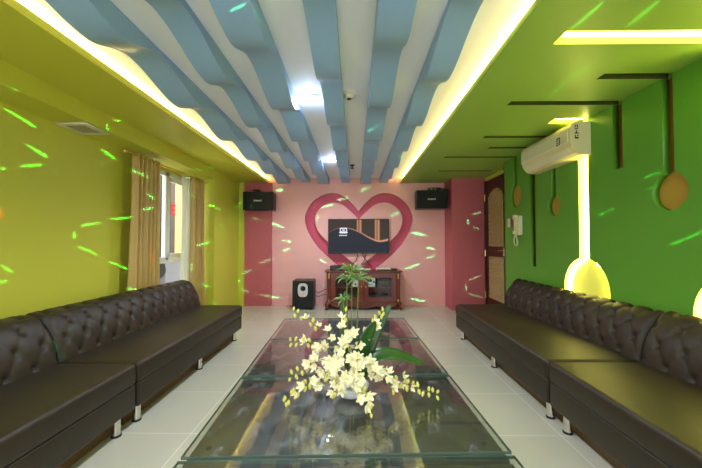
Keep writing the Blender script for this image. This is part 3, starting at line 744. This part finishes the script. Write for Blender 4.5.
# ------------------------------------------------------------------ door
dn = put('door_1', BM().box(2.395, 2.44, 5.26, 6.085, 0.005, 2.355), M['door']); dn['kind'] = 'structure'
put('door_frame', BM().box(2.37, 2.44, 6.05, 6.09, 0, 2.36).box(2.37, 2.44, 5.24, 5.27, 0, 2.36), M['door'], dn)
def quilted(y0, y1, z0, z1, arch):
    rows = []; ny, nz = 40, int((z1 - z0) / .016)
    for i in range(ny + 1):
        s = i / ny; y = y0 + (y1 - y0) * s; row = []
        top = z1 - arch * (1 - math.sqrt(max(0, 1 - (2 * s - 1) ** 2)) if arch else 0)
        for j in range(nz + 1):
            z = z0 + (top - z0) * j / nz; e = min(y - y0, y1 - y, z - z0, top - z)
            a = y / .105 + z / .15; c = y / .105 - z / .15
            h = math.sqrt(abs(math.sin(PI * a) * math.sin(PI * c)))
            row.append((2.394 - .034 * min(1, max(0, e) / .02) * (.12 + .88 * h), y, z))
        rows.append(row)
    b = BM(); b.grid(rows); return b
for nm, a in (('upper_pad', (5.36, 5.93, 1.17, 2.17, .20)), ('lower_pad', (5.36, 5.93, .26, 1.0, 0))):
    o = put(nm, quilted(*a), M['quilt'], dn, True, 180)
put('handle', BM().box(2.37, 2.395, 5.30, 5.345, 1.02, 1.16, .004).tube([(2.37, 5.322, 1.11), (2.34, 5.325, 1.11), (2.335, 5.44, 1.105)], .009, 8), M['chrome'], dn)
for z in (.30, 1.05, 2.05): put('hinge', BM().tube([(2.366, 6.047, z - .06), (2.366, 6.047, z + .06)], .012, 8), M['brass'], dn)

# ------------------------------------------------------------------ curtains
t = tag(put('curtain_rod', BM().tube([(-2.405, 3.42, 2.205), (-2.405, 5.285, 2.205)], .012, 10).lathe([(0, -.03), (.02, -.02), (.024, 0), (.02, .02), (0, .03)], Matrix.Translation((-2.405, 3.41, 2.205)) @ Matrix.Rotation(PI / 2, 4, 'X'), 14), M['brass'], None, True), 'curtain rod under the yellow bulkhead over the window', 'curtain rod')
def curtain(name, yt0, yt1, yb0, yb1, x, folds, amp, m, label, zb=.03, zt=2.222):
    rows = []; n = folds * 14; nz = 26; rn = random.Random(folds)
    jit = [rn.uniform(-.5, .5) for _ in range(40)]
    for i in range(n + 1):
        s = i / n; row = []
        for j in range(nz + 1):
            v = j / nz; z = zt + (zb - zt) * v
            a, c = yt0 + (yb0 - yt0) * v, yt1 + (yb1 - yt1) * v
            y = a + (c - a) * s
            ph = 2 * PI * folds * s + jit[int(s * folds) % 40] * .9 * math.sin(PI * ((s * folds) % 1)) + .35 * math.sin(v * 3 + s * 9)
            am = amp * (.55 + .45 * v) * (1 + .25 * jit[(int(s * folds) + 7) % 40])
            row.append((x + am * (1.25 * abs(math.sin(ph / 2)) - .7) * 1.6 + .006 * math.sin(ph * 2.3 + v * 4), y + .22 * am * math.sin(ph), z))
        rows.append(row)
    b = BM(); b.grid(rows)
    o = put(name, b, m, None, True, 180)
    md = o.modifiers.new('thickness', 'SOLIDIFY'); md.thickness = .003
    return tag(o, label, 'curtain')
curtain('curtain', 3.56, 4.02, 3.50, 4.00, -2.40, 6, .052, M['curtain'], 'tan curtain gathered at the near side of the window')
curtain('curtain', 4.84, 5.20, 4.84, 5.26, -2.40, 5, .050, M['curtain'], 'tan curtain gathered at the far side of the window')
curtain('sheer_curtain', 4.70, 4.90, 4.70, 4.92, -2.475, 4, .022, M['sheer'], 'white sheer curtain between the window and the far tan curtain', .05)

# ------------------------------------------------------------------ outside the window
o = put('neighbouring_building', BM().box(-4.4, -4.0, 7.12, 9.5, -1, 4), mat('ochre_render', (214, 176, 110), .7, vary=.1, bscale=6)); tag(o, 'ochre lit wall of the building outside the window', 'building')
o = put('street_column', BM().box(-4.2, -3.9, 6.93, 7.13, -1, 4, .01), mat('dark_column', (60, 54, 50), .7)); tag(o, 'dark column outside the window beside the ochre wall', 'column')
o = put('grey_shutter', BM().box(-4.4, -4.1, 5.0, 6.93, -1, 4).box(-4.1, -4.06, 6.60, 6.66, -1, 4).box(-4.1, -4.06, 6.78, 6.84, -1, 4), mat('grey_shutter', (130, 118, 96), .6)); tag(o, 'grey panelled wall outside the near part of the window', 'wall')
t = thing('condenser_unit', (-3.75, 6.55, .1), 'grey outdoor condenser unit seen through the lower window pane', 'condenser')
put('case', BM().box(-3.9, -3.6, 6.25, 6.85, .15, .95, .01), mat('grey_case', (108, 108, 116), .5), t)
put('fan_grille', BM().lathe([(0, 0), (.17, 0), (.17, .015), (0, .015)], Matrix.Translation((-3.75, 6.25, .72)) @ Matrix.Rotation(PI / 2, 4, 'X'), 24), M['black'], t)
put('bracket', BM().box(-3.9, -3.6, 6.3, 6.35, -.5, .16).box(-3.9, -3.6, 6.75, 6.8, -.5, .16), M['dark'], t)
b = BM()
for a in ((6.97, 7.10, 2.02, 2.05), (6.97, 7.10, 1.93, 1.96), (6.97, 7.10, 1.84, 1.87), (6.97, 7.0, 1.84, 2.05)): b.box(-3.9, -3.88, *a)
tag(put('neon_sign', b, emis('red_neon', (255, 40, 40), 3)), 'red neon sign on the dark column outside the window', 'sign')
def area(name, loc, target, sx, sy, e, rgb):
    d = bpy.data.lights.new(name, 'AREA'); d.shape = 'RECTANGLE'; d.size = sx; d.size_y = sy; d.energy = e; d.color = lin(rgb)
    o = bpy.data.objects.new(name, d); COL.objects.link(o); o.location = loc
    o.rotation_euler = (Vector(target) - Vector(loc)).to_track_quat('-Z', 'Y').to_euler(); return o
area('street_lamp', (-3.0, 7.9, 2.6), (-4.0, 7.8, 1.4), .5, .5, 40, (255, 220, 160))

# ------------------------------------------------------------------ light from the ceiling lamps, plus added fill
def spot(loc, e, rgb, size=160, blend=.6, r=.03):
    d = bpy.data.lights.new('downlight_or_fill', 'SPOT'); d.energy = e; d.color = lin(rgb); d.spot_size = math.radians(size); d.spot_blend = blend; d.shadow_soft_size = r
    o = bpy.data.objects.new('downlight_or_fill', d); COL.objects.link(o); o.location = loc; return o
def glow(loc, e, rgb, r=.03):
    d = bpy.data.lights.new('downlight_glow', 'POINT'); d.energy = e; d.color = lin(rgb); d.shadow_soft_size = r
    o = bpy.data.objects.new('downlight_glow', d); COL.objects.link(o); o.location = loc; return o
for x, y in ((-.40, 2.865), (-.37, 5.09)):
    spot((x, y, 2.46), 85, (226, 236, 255)); glow((x, y, 2.44), 3.5, (205, 225, 255))
for x, y in ((-.40, .5), (-.40, -1.3)): spot((x, y, 2.46), 85, (234, 240, 250))  # unseen fill spots added above and behind the camera, without fixtures

W = bpy.data.worlds.new('World'); S.world = W; W.use_nodes = True
W.node_tree.nodes['Background'].inputs['Color'].default_value = (.93, .97, 1, 1)
W.node_tree.nodes['Background'].inputs['Strength'].default_value = 3.0  # added soft fill, enters through the open rear of the room

# ------------------------------------------------------------------ laser party projector: thin looped beams thrown around the room
# each beam pattern is a narrow ellipse of directions, given by its two foci
BEAMS_GREEN = [(-0.702, 0.702, 0.126, -0.685, 0.719, 0.116),
    (-0.716, 0.692, 0.088, -0.69, 0.717, 0.1),
    (-0.737, 0.672, 0.078, -0.73, 0.679, 0.077),
    (-0.613, 0.775, 0.155, -0.591, 0.795, 0.137),
    (-0.648, 0.762, -0.024, -0.619, 0.785, -0.013),
    (-0.655, 0.754, -0.038, -0.654, 0.755, -0.056),
    (-0.649, 0.758, -0.07, -0.622, 0.778, -0.088),
    (-0.606, 0.795, -0.003, -0.568, 0.823, 0.007),
    (-0.603, 0.791, -0.101, -0.569, 0.813, -0.121),
    (-0.732, 0.672, -0.113, -0.718, 0.684, -0.128),
    (-0.728, 0.669, -0.148, -0.721, 0.678, -0.144),
    (-0.575, 0.809, 0.12, -0.536, 0.838, 0.106),
    (-0.545, 0.836, 0.068, -0.528, 0.848, 0.052),
    (-0.552, 0.834, 0.024, -0.528, 0.848, 0.036),
    (-0.572, 0.804, -0.164, -0.546, 0.819, -0.175),
    (-0.466, 0.881, 0.085, -0.444, 0.893, 0.075),
    (-0.423, 0.904, 0.062, -0.387, 0.921, 0.046),
    (-0.395, 0.919, 0.012, -0.377, 0.926, -0.004),
    (-0.396, 0.918, -0.027, -0.378, 0.926, -0.018),
    (-0.447, 0.893, -0.057, -0.409, 0.912, -0.039),
    (-0.489, 0.869, -0.07, -0.468, 0.881, -0.073),
    (-0.453, 0.886, -0.103, -0.449, 0.885, -0.122),
    (-0.44, 0.885, -0.15, -0.401, 0.901, -0.164),
    (-0.442, 0.885, 0.146, -0.428, 0.892, 0.147),
    (-0.414, 0.897, 0.158, -0.4, 0.903, 0.156),
    (-0.464, 0.877, 0.123, -0.452, 0.882, 0.131),
    (-0.406, 0.892, -0.2, -0.39, 0.898, -0.204),
    (-0.723, 0.663, 0.196, -0.693, 0.699, 0.173),
    (-0.707, 0.694, 0.135, -0.686, 0.718, 0.118),
    (-0.613, 0.774, 0.158, -0.592, 0.793, 0.141),
    (-0.59, 0.777, 0.221, -0.578, 0.785, 0.222),
    (-0.6, 0.772, 0.209, -0.601, 0.775, 0.194),
    (-0.712, 0.664, 0.229, -0.706, 0.671, 0.226),
    (-0.358, 0.827, 0.434, -0.321, 0.831, 0.454),
    (-0.309, 0.838, 0.45, -0.285, 0.857, 0.43),
    (-0.133, 0.935, 0.328, -0.119, 0.936, 0.33),
    (-0.218, 0.934, 0.282, -0.192, 0.938, 0.288),
    (0.003, 0.969, 0.248, 0.036, 0.964, 0.264),
    (0.104, 0.976, 0.194, 0.119, 0.972, 0.201),
    (0.449, 0.806, 0.386, 0.494, 0.763, 0.416),
    (0.542, 0.756, 0.367, 0.576, 0.718, 0.391),
    (0.44, 0.854, 0.279, 0.473, 0.827, 0.306),
    (0.473, 0.827, 0.306, 0.506, 0.799, 0.325),
    (0.557, 0.795, 0.241, 0.561, 0.792, 0.24),
    (0.594, 0.783, 0.181, 0.6, 0.779, 0.183),
    (0.652, 0.727, 0.215, 0.659, 0.72, 0.217),
    (-0.353, 0.934, 0.054, -0.335, 0.939, 0.079),
    (-0.362, 0.932, 0.033, -0.36, 0.933, 0.015),
    (-0.357, 0.934, 0.01, -0.333, 0.943, 0.012),
    (-0.318, 0.947, 0.036, -0.287, 0.958, 0.026),
    (-0.262, 0.965, 0.017, -0.222, 0.975, 0.006),
    (-0.229, 0.973, -0.032, -0.203, 0.979, -0.037),
    (-0.233, 0.97, -0.066, -0.203, 0.978, -0.054),
    (-0.29, 0.952, -0.098, -0.249, 0.965, -0.083),
    (-0.336, 0.933, -0.126, -0.307, 0.945, -0.113),
    (-0.341, 0.93, -0.135, -0.338, 0.928, -0.154),
    (-0.334, 0.928, -0.164, -0.308, 0.935, -0.178),
    (-0.281, 0.942, -0.182, -0.235, 0.952, -0.195),
    (-0.291, 0.952, 0.093, -0.269, 0.958, 0.102),
    (-0.249, 0.962, 0.11, -0.223, 0.968, 0.117),
    (-0.312, 0.947, 0.07, -0.312, 0.949, 0.057),
    (-0.122, 0.99, 0.064, -0.084, 0.994, 0.074),
    (-0.074, 0.994, 0.087, -0.039, 0.995, 0.095),
    (-0.003, 0.994, 0.113, 0.027, 0.992, 0.127),
    (-0.13, 0.991, 0.044, -0.127, 0.992, 0.023),
    (0.147, 0.989, -0.009, 0.196, 0.981, -0.019),
    (0.191, 0.98, -0.052, 0.212, 0.976, -0.059),
    (0.187, 0.979, -0.086, 0.212, 0.975, -0.074),
    (0.128, 0.985, -0.117, 0.17, 0.98, -0.099),
    (0.139, 0.97, -0.198, 0.186, 0.961, -0.206),
    (0.09, 0.995, 0.038, 0.116, 0.992, 0.054),
    (-0.122, 0.989, -0.087, -0.104, 0.99, -0.098),
    (-0.115, 0.98, -0.161, -0.101, 0.981, -0.164),
    (0.3, 0.954, 0.026, 0.301, 0.953, 0.01),
    (0.29, 0.944, -0.157, 0.291, 0.941, -0.171),
    (0.301, 0.953, 0.028, 0.303, 0.953, 0.011),
    (0.312, 0.95, 0.038, 0.336, 0.941, 0.047),
    (0.312, 0.95, 0.004, 0.335, 0.942, -0.005),
    (0.291, 0.944, -0.158, 0.292, 0.941, -0.172),
    (0.3, 0.943, -0.144, 0.332, 0.935, -0.128),
    (0.298, 0.937, -0.18, 0.329, 0.925, -0.189),
    (0.617, 0.784, 0.072, 0.638, 0.766, 0.077),
    (0.622, 0.782, 0.044, 0.635, 0.771, 0.049),
    (0.645, 0.759, -0.084, 0.663, 0.745, -0.074),
    (0.665, 0.744, -0.073, 0.682, 0.729, -0.061),
    (0.553, 0.833, -0.005, 0.581, 0.814, 0.01),
    (-0.654, 0.705, -0.276, -0.645, 0.704, -0.297),
    (-0.64, 0.704, -0.308, -0.631, 0.712, -0.309),
    (-0.645, 0.718, -0.262, -0.62, 0.746, -0.244),
    (-0.604, 0.763, -0.231, -0.594, 0.771, -0.227),
    (-0.441, 0.848, -0.296, -0.435, 0.845, -0.312),
    (-0.44, 0.854, -0.277, -0.398, 0.877, -0.268),
    (-0.423, 0.845, -0.329, -0.402, 0.849, -0.342)]
BEAMS_RED = [(-0.737, 0.676, -0.003, -0.736, 0.677, -0.024),
    (-0.532, 0.843, -0.077, -0.53, 0.843, -0.097),
    (-0.484, 0.855, 0.187, -0.48, 0.858, 0.184),
    (0.167, 0.973, -0.16, 0.169, 0.97, -0.176)]
def laser(name, beams, rgb, energy):
    d = bpy.data.lights.new(name, 'POINT'); d.energy = 1; d.shadow_soft_size = 0; d.use_nodes = True
    nt = d.node_tree; nt.nodes.clear(); N = nt.nodes.new; L = nt.links.new
    o = N('ShaderNodeOutputLight'); e = N('ShaderNodeEmission'); fo = N('ShaderNodeLightFalloff'); tc = N('ShaderNodeTexCoord'); mu = N('ShaderNodeMath')
    nrm = N('ShaderNodeVectorMath'); nrm.operation = 'NORMALIZE'; L(tc.outputs['Normal'], nrm.inputs[0])
    acc = None; rn = random.Random(11)
    for u in beams:
        a, b = Vector(u[:3]), Vector(u[3:]); span = (a - b).length
        ds = []
        for f in (a, b):
            n = N('ShaderNodeVectorMath'); n.operation = 'DISTANCE'; L(nrm.outputs[0], n.inputs[0]); n.inputs[1].default_value = f * LASER_SIGN; ds.append(n.outputs['Value'])
        ad = N('ShaderNodeMath'); ad.operation = 'ADD'; L(ds[0], ad.inputs[0]); L(ds[1], ad.inputs[1])
        dl = 2 * (.0024 if span > .03 else .0020) ** 2 / max(span, .012); loop = span + .65 * dl; cmp_ = N('ShaderNodeMath'); cmp_.operation = 'COMPARE'
        L(ad.outputs[0], cmp_.inputs[0]); cmp_.inputs[1].default_value = loop; cmp_.inputs[2].default_value = .45 * dl
        if acc is None: acc = cmp_.outputs[0]
        else:
            m = N('ShaderNodeMath'); m.operation = 'MAXIMUM'; L(acc, m.inputs[0]); L(cmp_.outputs[0], m.inputs[1]); acc = m.outputs[0]
    mu.operation = 'MULTIPLY'; L(acc, mu.inputs[0]); fo.inputs['Strength'].default_value = energy; L(fo.outputs['Constant'], mu.inputs[1])
    e.inputs['Color'].default_value = rgb + (1,); L(mu.outputs[0], e.inputs['Strength']); L(e.outputs[0], o.inputs['Surface'])
    ob = bpy.data.objects.new(name, d); COL.objects.link(ob); ob.location = (.12, -.1, 1.5); return ob
LASER_SIGN = 1
laser('laser_green', BEAMS_GREEN, (.07, 1, .30), 190)
laser('laser_red', BEAMS_RED, (1, .05, .05), 150)


# ------------------------------------------------------------------ camera and view
cd = bpy.data.cameras.new('camera'); cam = bpy.data.objects.new('camera', cd); COL.objects.link(cam)
cd.sensor_width = 36; cd.lens = 331.0 / 702 * 36; cd.clip_start = .02
cam.location = (0, 0, 1.25)
cam.rotation_euler = (PI / 2 + math.atan(8 / 331), 0, math.atan(4 / 331))
S.camera = cam
S.view_settings.view_transform = 'Standard'; S.view_settings.look = 'None'; S.view_settings.gamma = 1; S.view_settings.use_curve_mapping = False
S.view_settings.exposure = 0.14
S.cycles.use_denoising = True
S.cycles.max_bounces = 10; S.cycles.diffuse_bounces = 5; S.cycles.transparent_max_bounces = 12
S.cycles.sample_clamp_indirect = 6
